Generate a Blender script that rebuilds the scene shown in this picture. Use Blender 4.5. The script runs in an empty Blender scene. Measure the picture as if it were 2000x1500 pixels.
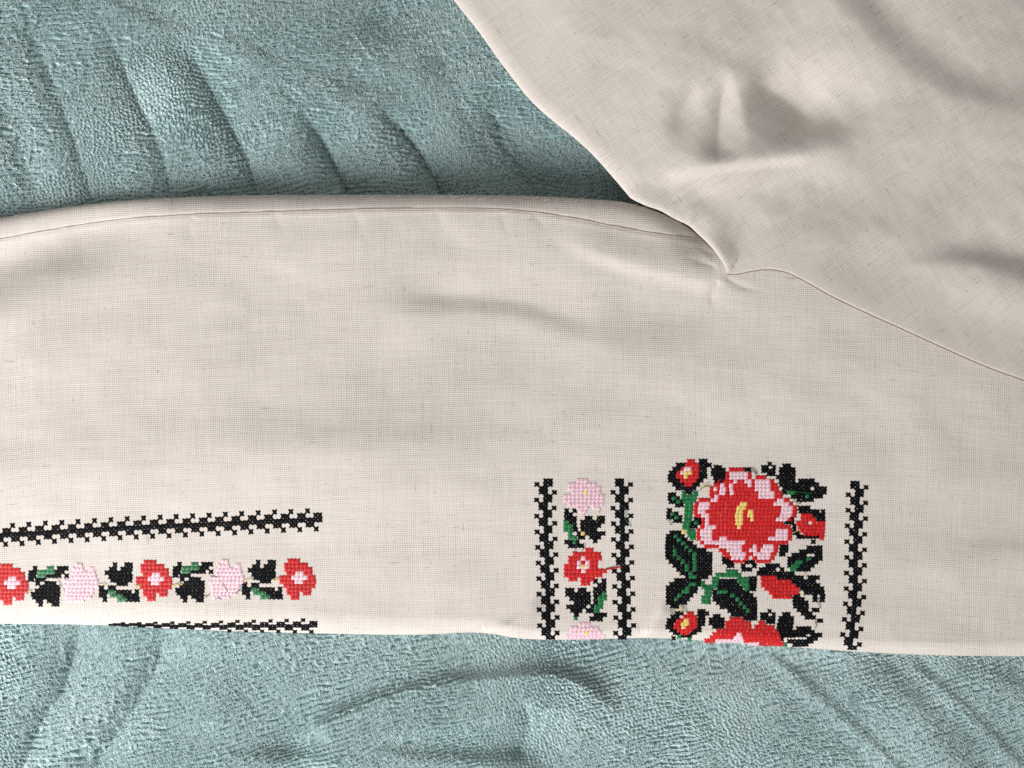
import bpy, math, random
import numpy as np
random.seed(4); RNG = np.random.default_rng(11)
SC = bpy.context.scene; COL = SC.collection

# ------------------------------------------------------------------ camera, light, exposure
S = 0.00026                       # metres of cloth per photograph pixel
H = 0.391                         # camera height above the blanket
cam = bpy.data.cameras.new('camera'); cam.sensor_width = 36; cam.lens = 36 * H / (2000 * S)
cam.clip_start = 0.01; cam.clip_end = 20
co = bpy.data.objects.new('camera', cam); co.location = (0, 0, H); COL.objects.link(co); SC.camera = co

W = bpy.data.worlds.new('World'); SC.world = W; W.use_nodes = True
bg = W.node_tree.nodes['Background']; bg.inputs[0].default_value = (1.0, .955, .885, 1); bg.inputs[1].default_value = .32

def area(name, loc, target, size, energy, color):
    l = bpy.data.lights.new(name, 'AREA'); l.shape = 'RECTANGLE'; l.size, l.size_y = size
    l.energy = energy; l.color = color
    o = bpy.data.objects.new(name, l); COL.objects.link(o); o.location = loc
    d = np.array(target, float) - np.array(loc, float)
    from mathutils import Vector
    o.rotation_euler = Vector(d).to_track_quat('-Z', 'Y').to_euler()
    return o
area('window_light', (-.88, -.80, .70), (0, 0, 0), (.75, .7), 33.5, (1.0, .985, .985))
SC.view_settings.view_transform = 'Standard'; SC.view_settings.look = 'None'
SC.view_settings.exposure = 0; SC.view_settings.gamma = 1
SC.render.engine = 'CYCLES'; SC.cycles.use_denoising = False
SC.cycles.max_bounces = 5; SC.cycles.diffuse_bounces = 4

# ------------------------------------------------------------------ numeric helpers
def sstep(x): x = np.clip(x, 0, 1); return x * x * (3 - 2 * x)
def knots(pts):
    xs = np.array([p[0] for p in pts], float); ys = np.array([p[1] for p in pts], float)
    # monotone-ish smooth interpolation (Hermite with finite-difference tangents)
    m = np.gradient(ys, xs)
    def f(x):
        x = np.clip(np.asarray(x, float), xs[0], xs[-1]); i = np.clip(np.searchsorted(xs, x) - 1, 0, len(xs) - 2)
        h = xs[i + 1] - xs[i]; t = (x - xs[i]) / h
        return (2*t**3-3*t**2+1)*ys[i] + (t**3-2*t**2+t)*h*m[i] + (-2*t**3+3*t**2)*ys[i+1] + (t**3-t**2)*h*m[i+1]
    return f
def curve(pts, n=6):
    P = np.array(pts, float)
    if len(P) < 3: return P
    E = np.vstack([2*P[0]-P[1], P, 2*P[-1]-P[-2]]); out = []
    for i in range(1, len(E) - 2):
        for t in np.linspace(0, 1, n, endpoint=False):
            a, b, c, d = E[i-1], E[i], E[i+1], E[i+2]
            out.append(.5*((2*b)+(-a+c)*t+(2*a-5*b+4*c-d)*t*t+(-a+3*b-3*c+d)*t**3))
    out.append(P[-1]); return np.array(out)
def polydist(X, Y, P):
    """signed distance to a polyline (positive = below / left) and the arc fraction of the nearest point"""
    seg = np.hypot(*(P[1:] - P[:-1]).T); L = np.concatenate([[0], np.cumsum(seg)])
    best = np.full(X.shape, 1e9); sg = np.ones(X.shape); tt = np.zeros(X.shape)
    for i in range(len(P) - 1):
        ax, ay = P[i]; dx, dy = P[i+1] - P[i]; l2 = dx*dx + dy*dy
        if l2 < 1e-9: continue
        t = np.clip(((X-ax)*dx + (Y-ay)*dy) / l2, 0, 1)
        d = np.hypot(X-ax-t*dx, Y-ay-t*dy); k = d < best
        best = np.where(k, d, best); sg = np.where(k, np.sign(dx*(Y-ay) - dy*(X-ax)), sg)
        tt = np.where(k, (L[i] + t*seg[i]) / L[-1], tt)
    return best * np.where(sg == 0, 1, sg), tt
def crease(Z, X, Y, pts, h, wn, wp, t0=.25, t1=.25, pw=2):
    """add a ridge (h>0) or valley (h<0) in mm; wn = width above / right of the line, wp = below / left of it"""
    P = curve(pts); m = 3 * max(wn, wp)
    k = (X > P[:,0].min()-m) & (X < P[:,0].max()+m) & (Y > P[:,1].min()-m) & (Y < P[:,1].max()+m)
    if not k.any(): return
    d, t = polydist(X[k], Y[k], P)
    w = np.where(d > 0, wp, wn)
    a = np.exp(-np.abs(d / w)**pw)
    if t0 > 0: a = a * sstep(t / t0)
    if t1 > 0: a = a * sstep((1 - t) / t1)
    Z[k] += h * a
def bump(Z, X, Y, cx, cy, rx, ry, ang, h):
    c, s = math.cos(math.radians(ang)), math.sin(math.radians(ang))
    u = ((X-cx)*c + (Y-cy)*s) / rx; v = (-(X-cx)*s + (Y-cy)*c) / ry
    Z += h * np.exp(-(u*u + v*v))
TAB = np.random.default_rng(5).random((256, 256))
def vnoise(x, y, seed=0):
    x = x + seed*37.13; y = y + seed*91.7
    i = np.floor(x).astype(int); j = np.floor(y).astype(int); u = x - i; v = y - j
    u = u*u*u*(u*(u*6-15)+10); v = v*v*v*(v*(v*6-15)+10)
    g = lambda a, b: TAB[a & 255, b & 255]
    return (g(i,j)*(1-u)+g(i+1,j)*u)*(1-v) + (g(i,j+1)*(1-u)+g(i+1,j+1)*u)*v - .5
def fbm(x, y, seed=0, o=3):
    r = 0; a = 1
    for k in range(o): r = r + a*vnoise(x*2**k, y*2**k, seed+k*7); a *= .5
    return r
JX = np.random.default_rng(6).random((256, 256)); JY = np.random.default_rng(7).random((256, 256)); JH = np.random.default_rng(8).random((256, 256))
def tufts(u, v, seed=0):
    """rounded lumps on a jittered lattice: height 0..1, gaps at 0"""
    u = u + seed*13; v = v + seed*29
    i = np.floor(u).astype(int); j = np.floor(v).astype(int)
    f1 = np.full(u.shape, 9.); f2 = np.full(u.shape, 9.); hh = np.zeros(u.shape)
    for a in (-1, 0, 1):
        for b in (-1, 0, 1):
            p, q = (i+a) & 255, (j+b) & 255
            d = np.hypot(u-(i+a)-.1-.8*JX[p,q], v-(j+b)-.1-.8*JY[p,q])
            k = d < f1
            f2 = np.where(k, f1, np.minimum(f2, d)); hh = np.where(k, JH[p,q], hh); f1 = np.where(k, d, f1)
    return sstep((f2 - f1) / .55) * (.55 + .45*hh) * (1 - .35*np.clip(f1, 0, 1))

def P3(X, Y, Zmm):
    """photograph pixel + height in mm -> world point"""
    z = Zmm * .001; k = S * (H - z) / H
    return np.stack([(X - 1000) * k, (750 - Y) * k, z], -1)

# ------------------------------------------------------------------ mesh helpers
def mesh_obj(name, V, F, mat, parent=None, weave=None, smooth=True):
    V = np.asarray(V, np.float32).reshape(-1, 3); F = np.asarray(F, np.int32)
    me = bpy.data.meshes.new(name); n = F.shape[1]
    me.vertices.add(len(V)); me.vertices.foreach_set('co', V.ravel())
    me.loops.add(F.size); me.loops.foreach_set('vertex_index', F.ravel())
    me.polygons.add(len(F)); me.polygons.foreach_set('loop_start', np.arange(0, F.size, n, dtype=np.int32))
    me.polygons.foreach_set('use_smooth', np.full(len(F), smooth))
    me.update(calc_edges=True); me.validate()
    if weave is not None:
        a = me.attributes.new('weave', 'FLOAT_VECTOR', 'POINT')
        w = np.zeros((len(V), 3), np.float32); w[:, :2] = np.asarray(weave, np.float32).reshape(-1, 2)
        a.data.foreach_set('vector', w.ravel())
    me.materials.append(mat)
    o = bpy.data.objects.new(name, me); COL.objects.link(o)
    if parent: o.parent = parent
    return o
def grid_faces(ny, nx):
    a = np.arange(ny*nx).reshape(ny, nx)
    return np.stack([a[:-1,:-1], a[1:,:-1], a[1:,1:], a[:-1,1:]], -1).reshape(-1, 4)
def tube(name, pts, r, mat, parent=None, sides=6):
    P = np.array(pts, float); n = len(P); T = np.gradient(P, axis=0); T /= np.linalg.norm(T, axis=1)[:, None] + 1e-12
    up = np.array([0, 0, 1.]); A = np.cross(T, up); A /= np.linalg.norm(A, axis=1)[:, None] + 1e-9; B = np.cross(A, T)
    an = np.linspace(0, 2*np.pi, sides, endpoint=False)
    rr = np.broadcast_to(np.asarray(r, float), (n,))[:, None, None]
    V = P[:, None] + rr*(np.cos(an)[None, :, None]*A[:, None] + np.sin(an)[None, :, None]*B[:, None])
    i = np.arange(n*sides).reshape(n, sides); j = np.roll(i, -1, 1)
    F = np.stack([i[:-1], j[:-1], j[1:], i[1:]], -1).reshape(-1, 4)
    return mesh_obj(name, V, F, mat, parent)

# ------------------------------------------------------------------ materials
class N:
    def __init__(s, name):
        s.m = bpy.data.materials.new(name); s.m.use_nodes = True; s.t = s.m.node_tree; s.b = s.t.nodes['Principled BSDF']
    def n(s, kind, **kw):
        o = s.t.nodes.new(kind)
        for k, v in kw.items(): setattr(o, k, v)
        return o
    def link(s, a, b): s.t.links.new(a, b)
    def put(s, sock, v):
        if isinstance(v, bpy.types.NodeSocket): s.link(v, sock)
        else: sock.default_value = v
    def math(s, op, a, b=0.0, c=None, clamp=False):
        o = s.n('ShaderNodeMath', operation=op, use_clamp=clamp); s.put(o.inputs[0], a); s.put(o.inputs[1], b)
        if c is not None: s.put(o.inputs[2], c)
        return o.outputs[0]
    def noise(s, vec, scale, detail=2, rough=.5, dist=0):
        o = s.n('ShaderNodeTexNoise'); s.put(o.inputs['Vector'], vec)
        o.inputs['Scale'].default_value = scale; o.inputs['Detail'].default_value = detail
        o.inputs['Roughness'].default_value = rough; o.inputs['Distortion'].default_value = dist
        return o.outputs[0]
    def scaled(s, vec, sc):
        o = s.n('ShaderNodeVectorMath', operation='MULTIPLY'); s.put(o.inputs[0], vec); o.inputs[1].default_value = sc; return o.outputs[0]
    def remap(s, v, a, b, c, d):
        o = s.n('ShaderNodeMapRange'); s.put(o.inputs[0], v)
        for i, x in enumerate((a, b, c, d)): o.inputs[i+1].default_value = x
        return o.outputs[0]
    def mix(s, f, a, b):
        o = s.n('ShaderNodeMix', data_type='RGBA'); s.put(o.inputs[0], f); s.put(o.inputs[6], a); s.put(o.inputs[7], b); return o.outputs[2]
    def bump(s, h, dist, strength=1):
        o = s.n('ShaderNodeBump'); s.put(o.inputs['Height'], h); o.inputs['Distance'].default_value = dist; o.inputs['Strength'].default_value = strength
        s.link(o.outputs[0], s.b.inputs['Normal'])
    def set(s, **kw):
        for k, v in kw.items(): s.put(s.b.inputs[k.replace('_', ' ')], v)

def linen(name, base, dark):
    k = N(name); a = k.n('ShaderNodeAttribute', attribute_name='weave'); w = a.outputs['Vector']
    # threads wander a little
    wob = k.noise(w, .05, 1); wob2 = k.noise(k.scaled(w, (1, 1, 1)), .11, 1)
    wv = k.n('ShaderNodeVectorMath', operation='ADD'); k.link(w, wv.inputs[0])
    cx = k.n('ShaderNodeCombineXYZ'); k.link(k.remap(wob, 0, 1, -1.6, 1.6), cx.inputs[0]); k.link(k.remap(wob2, 0, 1, -.7, .7), cx.inputs[1])
    k.link(cx.outputs[0], wv.inputs[1])
    sep = k.n('ShaderNodeSeparateXYZ'); k.link(wv.outputs[0], sep.inputs[0])
    A = k.math('ABSOLUTE', k.math('SINE', k.math('MULTIPLY', sep.outputs[0], math.pi)))
    B = k.math('ABSOLUTE', k.math('SINE', k.math('MULTIPLY', sep.outputs[1], math.pi)))
    hole = k.math('MULTIPLY', k.math('SUBTRACT', 1.0, A), k.math('SUBTRACT', 1.0, B))
    hol = k.remap(hole, .12, .62, 0, 1)
    line = k.remap(B, 0, .45, 1, 0); linx = k.remap(A, 0, .4, 1, 0)
    # uneven yarns: long streaks along both thread directions
    weft = k.noise(k.scaled(w, (.035, .8, 1)), 1.0, 2, .6); warp = k.noise(k.scaled(w, (.8, .035, 1)), 1.0, 2, .6)
    grain = k.noise(w, .8, 2, .7)
    patch = k.noise(w, .035, 3, .6)
    holeamt = k.math('MULTIPLY', hol, k.remap(patch, .32, .66, .12, 1.15))
    holeamt = k.math('MULTIPLY', holeamt, k.remap(grain, .3, .7, .25, 1.2)); holeamt = k.math('MULTIPLY', holeamt, k.remap(k.math('MULTIPLY', weft, warp), .14, .36, 1.15, .75))
    lineamt = k.math('MULTIPLY', k.math('MAXIMUM', k.math('MULTIPLY', line, .9), k.math('MULTIPLY', linx, .45)), k.remap(grain, .3, .75, 0, .2))
    c = k.mix(k.remap(weft, .36, .66, 0, 1), (base[0]*.965, base[1]*.96, base[2]*.945, 1), (base[0]*1.03, base[1]*1.03, base[2]*1.035, 1))
    c2 = k.n('ShaderNodeMix', data_type='RGBA', blend_type='MULTIPLY'); c2.inputs[0].default_value = 1
    k.link(c, c2.inputs[6]); k.link(k.mix(k.remap(warp, .36, .68, 0, 1), (.965, .963, .957, 1), (1.02, 1.02, 1.025, 1)), c2.inputs[7])
    c = k.mix(k.math('MAXIMUM', holeamt, lineamt, clamp=True), c2.outputs[2], dark)
    slub = k.math('MAXIMUM', k.remap(k.noise(k.scaled(w, (.022, .42, 1)), 1.0, 1), .63, .74, 0, .16), k.remap(k.noise(k.scaled(w, (.42, .022, 1)), 1.0, 1), .63, .74, 0, .14))
    c = k.mix(slub, c, (base[0]*.72, base[1]*.70, base[2]*.66, 1))
    # flecks: short dark fibres lying along the yarns
    f1 = k.remap(k.noise(k.scaled(w, (.11, .75, 1)), 1.0, 1), .69, .82, 0, .42)
    f2 = k.remap(k.noise(k.scaled(w, (.75, .10, 1)), 1.0, 1, .5), .70, .82, 0, .36)
    f3 = k.remap(k.noise(w, .55, 1), .69, .79, 0, .42)
    fl = k.math('MAXIMUM', k.math('MAXIMUM', f1, f2), f3, clamp=True)
    c = k.mix(fl, c, (.20, .175, .145, 1))
    k.set(Base_Color=c, Roughness=.95, Specular_IOR_Level=.06)
    h = k.math('ADD', k.math('ADD', k.math('MULTIPLY', A, .5), k.math('MULTIPLY', B, .7)), k.math('MULTIPLY', grain, .5))
    k.bump(h, .00022, .38)
    return k.m
LINEN = linen('linen_cloth', (.622, .580, .540), (.22, .19, .165, 1))

def fleece():
    k = N('fleece_pile'); g = k.n('ShaderNodeNewGeometry').outputs['Position']
    n1 = k.noise(g, 22, 3, .6); n2 = k.noise(g, 900, 3, .7); n3 = k.noise(k.scaled(g, (1, 2.2, 1)), 380, 2, .6)
    c = k.mix(k.remap(n1, .35, .65, 0, 1), (.27, .40, .41, 1), (.33, .455, .46, 1))
    c = k.mix(k.remap(n2, .3, .75, 0, .5), c, (.42, .54, .55, 1))
    c = k.mix(k.remap(n3, .30, .55, .45, 0), c, (.16, .29, .295, 1))
    k.set(Base_Color=c, Roughness=1.0, Specular_IOR_Level=.0, Sheen_Weight=.08, Sheen_Roughness=.6)
    k.bump(k.math('ADD', k.math('MULTIPLY', n2, .5), n3), .0007, .6)
    return k.m
FLEECE = fleece()
def fibre():
    k = N('plush_fibre'); g = k.n('ShaderNodeNewGeometry').outputs['Position']
    n1 = k.noise(g, 26, 3, .6); n2 = k.noise(g, 1400, 2, .6)
    c = k.mix(k.remap(n1, .35, .65, 0, 1), (.50, .635, .643, 1), (.57, .70, .705, 1))
    c = k.mix(k.remap(n2, .3, .7, 0, 1), c, (.565, .695, .70, 1))
    k.set(Base_Color=c, Roughness=1.0, Specular_IOR_Level=.02); return k.m
PILE = fibre()

def thread(name, col, col2, rough=.42, spec=.5):
    k = N(name); g = k.n('ShaderNodeNewGeometry').outputs['Position']
    n = k.noise(g, 420, 2, .6); f = k.noise(g, 5200, 2, .6)
    k.set(Base_Color=k.mix(k.remap(n, .3, .7, 0, 1), col, col2), Roughness=rough, Specular_IOR_Level=spec)
    k.bump(f, .00012, .6); return k.m
LINT = thread('lint_fibre', (.60, .55, .50, 1), (.68, .63, .58, 1), .8, .1)
MAT = {'k': thread('black_thread', (.003, .0033, .004, 1), (.006, .0066, .0085, 1), .55, .04),
       'r': thread('red_thread', (.42, .008, .010, 1), (.56, .014, .015, 1), .5, .22),
       'p': thread('pink_thread', (.64, .42, .49, 1), (.75, .54, .60, 1), .42, .35),
       'y': thread('yellow_thread', (.62, .45, .09, 1), (.74, .60, .20, 1), .42, .5),
       'g': thread('green_thread', (.004, .10, .028, 1), (.010, .17, .055, 1), .4, .3),
       'w': thread('pale_thread', (.62, .58, .50, 1), (.68, .64, .55, 1), .5, .4),
       's': thread('seam_thread', (.36, .295, .24, 1), (.44, .37, .31, 1), .8, .1)}

# ------------------------------------------------------------------ shape of the sleeve
YT = knots([(-420,500),(-200,462),(-60,440),(0,426),(100,409),(200,396),(300,388),(400,383.5),(700,380.5),(900,381),(1050,383.5),(1150,389),(1230,397),
            (1290,415),(1340,440),(1380,470),(1420,500),(1460,503),(1500,503),(1560,515),(1620,545),(1700,590),(1800,640),(1900,690),(2000,730),(2060,755),(2400,880)])
YB = knots([(-420,1215),(-60,1217),(0,1218),(200,1221),(340,1228),(620,1237),(800,1240),(965,1238.5),(1010,1246.5),(1050,1249),(1200,1247.5),(1290,1246.5),
            (1400,1253.5),(1530,1262.5),(1660,1272),(1800,1279),(2000,1282),(2400,1284)])
RBOT = knots([(-420,60),(0,58),(300,54),(620,44),(960,30),(1060,20),(1300,20),(1700,26),(2000,30),(2400,30)])
SEAM_ARM = [(-420,545),(-200,505),(-60,478),(0,467),(100,449),(180,436),(250,427.5),(330,421.5),(400,418),(500,415),(600,411.5),(700,409),(800,407.5),(900,407),(960,408),(1010,411),
            (1050,415.5),(1100,423),(1150,432),(1200,442),(1250,451),(1320,462),(1395,471)]
def zsleeve(X, Y):
    X = np.asarray(X, float); Y = np.asarray(Y, float); sh = X.shape; X = X.ravel(); Y = Y.ravel()
    T = 12.5 + 4*sstep((X-900)/900)
    Z = T.copy()
    crease(Z, X, Y, [(-420,640),(-60,532),(0,512),(100,478),(210,446),(340,424)], -8.5, 60, 58, 0, .25)
    crease(Z, X, Y, [(-420,960),(0,945),(150,905),(500,888),(800,888),(1060,892)], 3.4, 85, 210, 0, .3)
    crease(Z, X, Y, [(-100,735),(200,725),(560,715),(800,740)], 1.2, 90, 120, .2, .4)
    crease(Z, X, Y, [(700,568),(800,571),(880,572),(1000,582),(1090,605),(1170,630),(1260,640)], -3.0, 75, 30, .3, .4)
    crease(Z, X, Y, [(1150,640),(1250,625),(1350,600),(1480,590)], -2.8, 80, 55, .3, .4)
    crease(Z, X, Y, [(1075,432),(1120,468),(1200,500),(1280,522),(1350,539),(1400,545),(1470,538)], 2.0, 40, 22, .3, .3)
    crease(Z, X, Y, [(1062,1150),(1040,1185),(1008,1216),(960,1240)], 1.7, 26, 12, .35, 0)
    crease(Z, X, Y, [(1310,1170),(1290,1205),(1265,1250)], 1.3, 24, 14, .35, 0)
    crease(Z, X, Y, [(1780,1150),(1860,1110),(1960,1085),(2100,1080)], 1.1, 30, 50, .3, 0)
    crease(Z, X, Y, [(800,430),(880,470),(950,520)], -.7, 30, 45, .4, .4)
    crease(Z, X, Y, [(1560,780),(1700,860),(1820,900)], -.8, 60, 60, .4, .4)
    bump(Z, X, Y, 1350, 468, 50, 26, 35, -2.2); bump(Z, X, Y, 1050, 700, 150, 70, 10, -1.2); bump(Z, X, Y, 1420, 760, 260, 60, 8, .9)
    Z += 2.1*fbm(X/420, Y/230, 3, 3) + .45*fbm(X/120, Y/70, 5, 2) + .10*fbm(X/38, Y/30, 6, 2)
    for q_ in ([(1405,525),(1370,512),(1325,500)],[(1400,500),(1375,488),(1350,482)],[(1412,538),(1450,560),(1500,572)],[(1405,545),(1390,580),(1400,620)],[(1380,480),(1350,462),(1310,455)]): crease(Z, X, Y, q_, -.55, 9, 8, .15, .6, 1.4)
    for q_ in ([(980,412),(985,440),(1000,470)],[(1040,416),(1060,440),(1075,455)],[(690,412),(700,440),(690,470)],[(380,422),(370,450),(390,480)],[(850,410),(860,436),(850,460)],[(540,416),(545,440),(560,455)]): crease(Z, X, Y, q_, -.3, 12, 10, .1, .6, 1.5)
    # underarm seam: a shallow groove with the allowance lying proud above it
    d, t = polydist(X, Y, curve(SEAM_ARM)); m = X < 1410
    Z += np.where(m, -.25*np.exp(-(d/4)**2) + np.where(d < 0, .22*np.exp(-(d/18)**2), .10*np.exp(-((d-6)/6)**2)), 0)
    # rolled edges
    rt = 36 + 8*sstep((400-X)/400); wt = 1 - sstep((X-1370)/70)
    t = np.clip((Y-YT(X))/rt, 0, 1); Z -= wt * T*.5*(1-np.sqrt(np.clip(1-(1-t)**2, 0, 1)))
    rb = RBOT(X); t = np.clip((YB(X)-Y)/rb, 0, 1); Z -= T*.5*(1-np.sqrt(np.clip(1-(1-t)**2, 0, 1)))
    return Z.reshape(sh)
def weave_sleeve(X, Y):
    return np.stack([(X + 9*vnoise(X/210, Y/260, 9) + 1.6*vnoise(X/60, Y/400, 10))/4.3, (Y - .00004*(X-900)**2 + 11*vnoise(X/240, Y/160, 4) + 1.6*vnoise(X/400, Y/60, 12))/3.9], -1)

shirt = bpy.data.objects.new('embroidered_shirt', None); COL.objects.link(shirt)
shirt['label'] = 'cream linen shirt with red and pink cross-stitched flowers along its sleeve'
shirt['category'] = 'shirt'

# sleeve: top surface, then the cloth turning under along both long edges
xs = np.concatenate([np.arange(-420, -60, 9), np.arange(-60, 2060, 2.7), np.arange(2060, 2400, 9)])
q = np.linspace(0, 1, 330); v = q + .9*(-np.sin(2*np.pi*q)/(2*np.pi)); 
top, bot = YT(xs), YB(xs)
Yg = top[None] + v[:, None]*(bot-top)[None]; Xg = np.broadcast_to(xs, Yg.shape)
Zg = zsleeve(Xg, Yg)
an = np.linspace(0, np.pi/2, 7)[1:]
def under(sign, edge, z0, rpx):
    Ys = edge[None] - sign*(rpx[None]*(1-np.cos(an))[:, None]); Zs = z0[None] - (z0[None]-.3)*np.sin(an)[:, None]
    return Ys, Zs
Yu, Zu = under(-1, top, Zg[0], np.full_like(xs, 30)); Yd, Zd = under(1, bot, Zg[-1], RBOT(xs))
Ya = np.vstack([Yu[::-1], Yg, Yd]); Za = np.vstack([Zu[::-1], Zg, Zd]); Xa = np.broadcast_to(xs, Ya.shape)
sleeve = mesh_obj('sleeve', P3(Xa, Ya, Za), grid_faces(*Ya.shape), LINEN, shirt, weave_sleeve(Xa, Ya))

# ------------------------------------------------------------------ bodice
EDGE = curve([(700,-420),(790,-200),(872,-25),(890,5),(935,62),(985,132),(1035,195),(1082,238),(1120,268),(1160,305),(1200,350),(1232,388)], 10)
FOLD = curve([(1232,388),(1262,402),(1290,412),(1318,428),(1345,441),(1366,460),(1385,478),(1403,500),(1416,520),(1421,534)], 8)
SEAM = curve([(1421,534),(1440,534),(1465,529),(1495,525),(1520,527),(1545,534),(1580,552),(1630,580),(1700,613),(1760,640),(1830,672),(1920,712),(2000,741),(2100,775),(2400,880)], 8)
BND = np.vstack([EDGE[:-1], FOLD[:-1], SEAM])
def resample(P, n):
    L = np.concatenate([[0], np.cumsum(np.hypot(*np.diff(P, axis=0).T))]); t = np.linspace(0, L[-1], n)
    return np.stack([np.interp(t, L, P[:,0]), np.interp(t, L, P[:,1])], -1)
NB = 720; B = resample(BND, NB)
kind = np.interp(B[:,0], [0,1215,1245,1385,1430,3000], [0,0,1,1,2,2])       # 0 free edge, 1 fold over the sleeve, 2 armhole seam
zb = zsleeve(B[:,0], B[:,1])
ins = B[:,1] >= YT(B[:,0]) - 1
zb = np.where(ins, zb, 7.0)
ze = np.where(kind <= 1, 6.5*(1-kind) + kind*np.maximum(zb+3.0, 7.5), (zb+3.0)*(2-kind) + (zb+.32)*(kind-1))
kz = np.ones(9)/9; ze = np.convolve(np.pad(ze, 4, 'edge'), kz, 'valid')
Rz = np.interp(kind, [0,1,2], [2.6, 1.4, .22]); Rp = np.interp(kind, [0,1,2], [30, 14, 5])
def zfree(X, Y):
    Z = np.full(X.shape, 14.5)
    crease(Z, X, Y, [(860,-120),(960,10),(1050,140),(1120,250),(1180,310)], .5, 55, 60, 0, .3)
    crease(Z, X, Y, [(1240,381),(1320,349),(1400,322),(1490,311),(1574,302),(1660,276),(1748,246),(1840,218)], 4.6, 42, 60, .15, .4)
    bump(Z, X, Y, 1575, 188, 108, 62, 24, -5.6); crease(Z, X, Y, [(1456,150),(1515,186),(1565,222),(1602,262)], -3.6, 30, 66, .3, .3, 1.6); bump(Z, X, Y, 1650, 135, 170, 100, 28, -2.2)
    bump(Z, X, Y, 1660, 110, 120, 60, 30, .6)
    crease(Z, X, Y, [(1405,95),(1430,145),(1449,205),(1462,275),(1450,325)], 1.25, 32, 21, .35, .4, 1.5)
    crease(Z, X, Y, [(1428,130),(1409,200),(1404,260),(1402,325)], -3.0, 36, 25, .35, .2, 1.35)
    bump(Z, X, Y, 1340, 225, 36, 50, 20, -2.6); bump(Z, X, Y, 1270, 330, 45, 30, -30, -.8)
    crease(Z, X, Y, [(1560,-60),(1630,15),(1710,95),(1800,165),(1890,203),(2020,235),(2200,260)], 3.2, 50, 110, .1, .2)
    crease(Z, X, Y, [(1690,-60),(1770,60),(1880,140),(2020,190)], -1.6, 50, 40, .1, .2)
    crease(Z, X, Y, [(1262,382),(1320,392),(1375,418),(1412,455),(1440,505)], -3.4, 62, 30, .2, .2)
    crease(Z, X, Y, [(1690,570),(1760,540),(1820,524),(1880,522),(1950,540),(2050,575),(2300,640)], 3.9, 42, 95, .35, 0)
    crease(Z, X, Y, [(1740,520),(1800,498),(1870,486),(1950,492),(2100,520)], -1.8, 40, 26, .35, 0)
    crease(Z, X, Y, [(1440,520),(1540,490),(1640,472),(1780,455),(1900,450)], 2.2, 60, 45, .2, .4)
    crease(Z, X, Y, [(1275,385),(1340,360),(1400,343),(1490,332),(1580,322),(1660,296)], -3.0, 14, 66, .25, .35)
    crease(Z, X, Y, [(1450,500),(1490,450),(1560,400),(1640,370)], .9, 40, 40, .3, .3)
    for q_, h_ in (([(1421,534),(1465,480),(1530,430),(1600,400)],-.9),([(1421,534),(1440,470),(1470,420),(1520,380)],-.8),([(1424,536),(1500,505),(1580,490),(1660,480)],-.8),
                   ([(1405,500),(1425,440),(1450,400),(1470,370)],-.7),([(1385,478),(1395,430),(1405,395)],-.6),([(1320,430),(1345,405),(1380,385),(1430,365)],-.7),([(1250,392),(1300,372),(1350,350),(1390,335)],-.5)):
        crease(Z, X, Y, q_, h_, 13, 10, .1, .6, 1.4)
    crease(Z, X, Y, [(1380,150),(1340,200),(1300,270)], -1.0, 26, 20, .4, .4, 1.5); crease(Z, X, Y, [(1585,150),(1640,200),(1690,230)], .9, 20, 26, .4, .4, 1.5)
    crease(Z, X, Y, [(1160,60),(1180,140),(1150,230)], -1.0, 50, 35, .4, .4)
    Z += .17*fbm(X/40, Y/34, 27, 2)
    Z += 2.2*fbm(X/300, Y/220, 21, 3) + .75*fbm(X/95, Y/80, 25, 3)
    return Z
OUT = resample(np.array([(760,-420),(1000,-420),(2400,-420),(2400,860)], float), NB)
OUT = .5*OUT + .5*resample(np.array([(760,-420),(1500,-420),(2400,-420),(2400,300),(2400,860)], float), NB)
tq = np.linspace(0, 1, 300)**1.55
Xb = B[None,:,0] + tq[:,None]*(OUT-B)[None,:,0]; Yb = B[None,:,1] + tq[:,None]*(OUT-B)[None,:,1]
d, tn = polydist(Xb, Yb, B[::3]); d = np.abs(d)
ar = np.concatenate([[0], np.cumsum(np.hypot(*np.diff(B, axis=0).T))]); ar /= ar[-1]
zE = np.interp(tn, ar, ze); RZ = np.interp(tn, ar, Rz); RP = np.interp(tn, ar, Rp); KD = np.interp(tn, ar, kind)
def soften(A):
    k = np.ones(41)/41; p = np.pad(A, ((0,0),(40,40)), 'edge')
    b = np.apply_along_axis(lambda r: np.convolve(np.convolve(r, k, 'valid'), k, 'valid'), 1, p)
    m = sstep((d-6)/40); return A*(1-m) + b*m
zE, RZ, RP, KD = (soften(q_) for q_ in (zE, RZ, RP, KD))
t = np.clip(d/RP, 0, 1)
roll = RZ*np.sqrt(np.clip(1-(1-t)**2, 0, 1))
far = np.interp(KD, [0,1,2], [240, 110, 150])
Zb = zE + roll + (zfree(Xb, Yb) - zE - RZ)*sstep(d/far)
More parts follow.
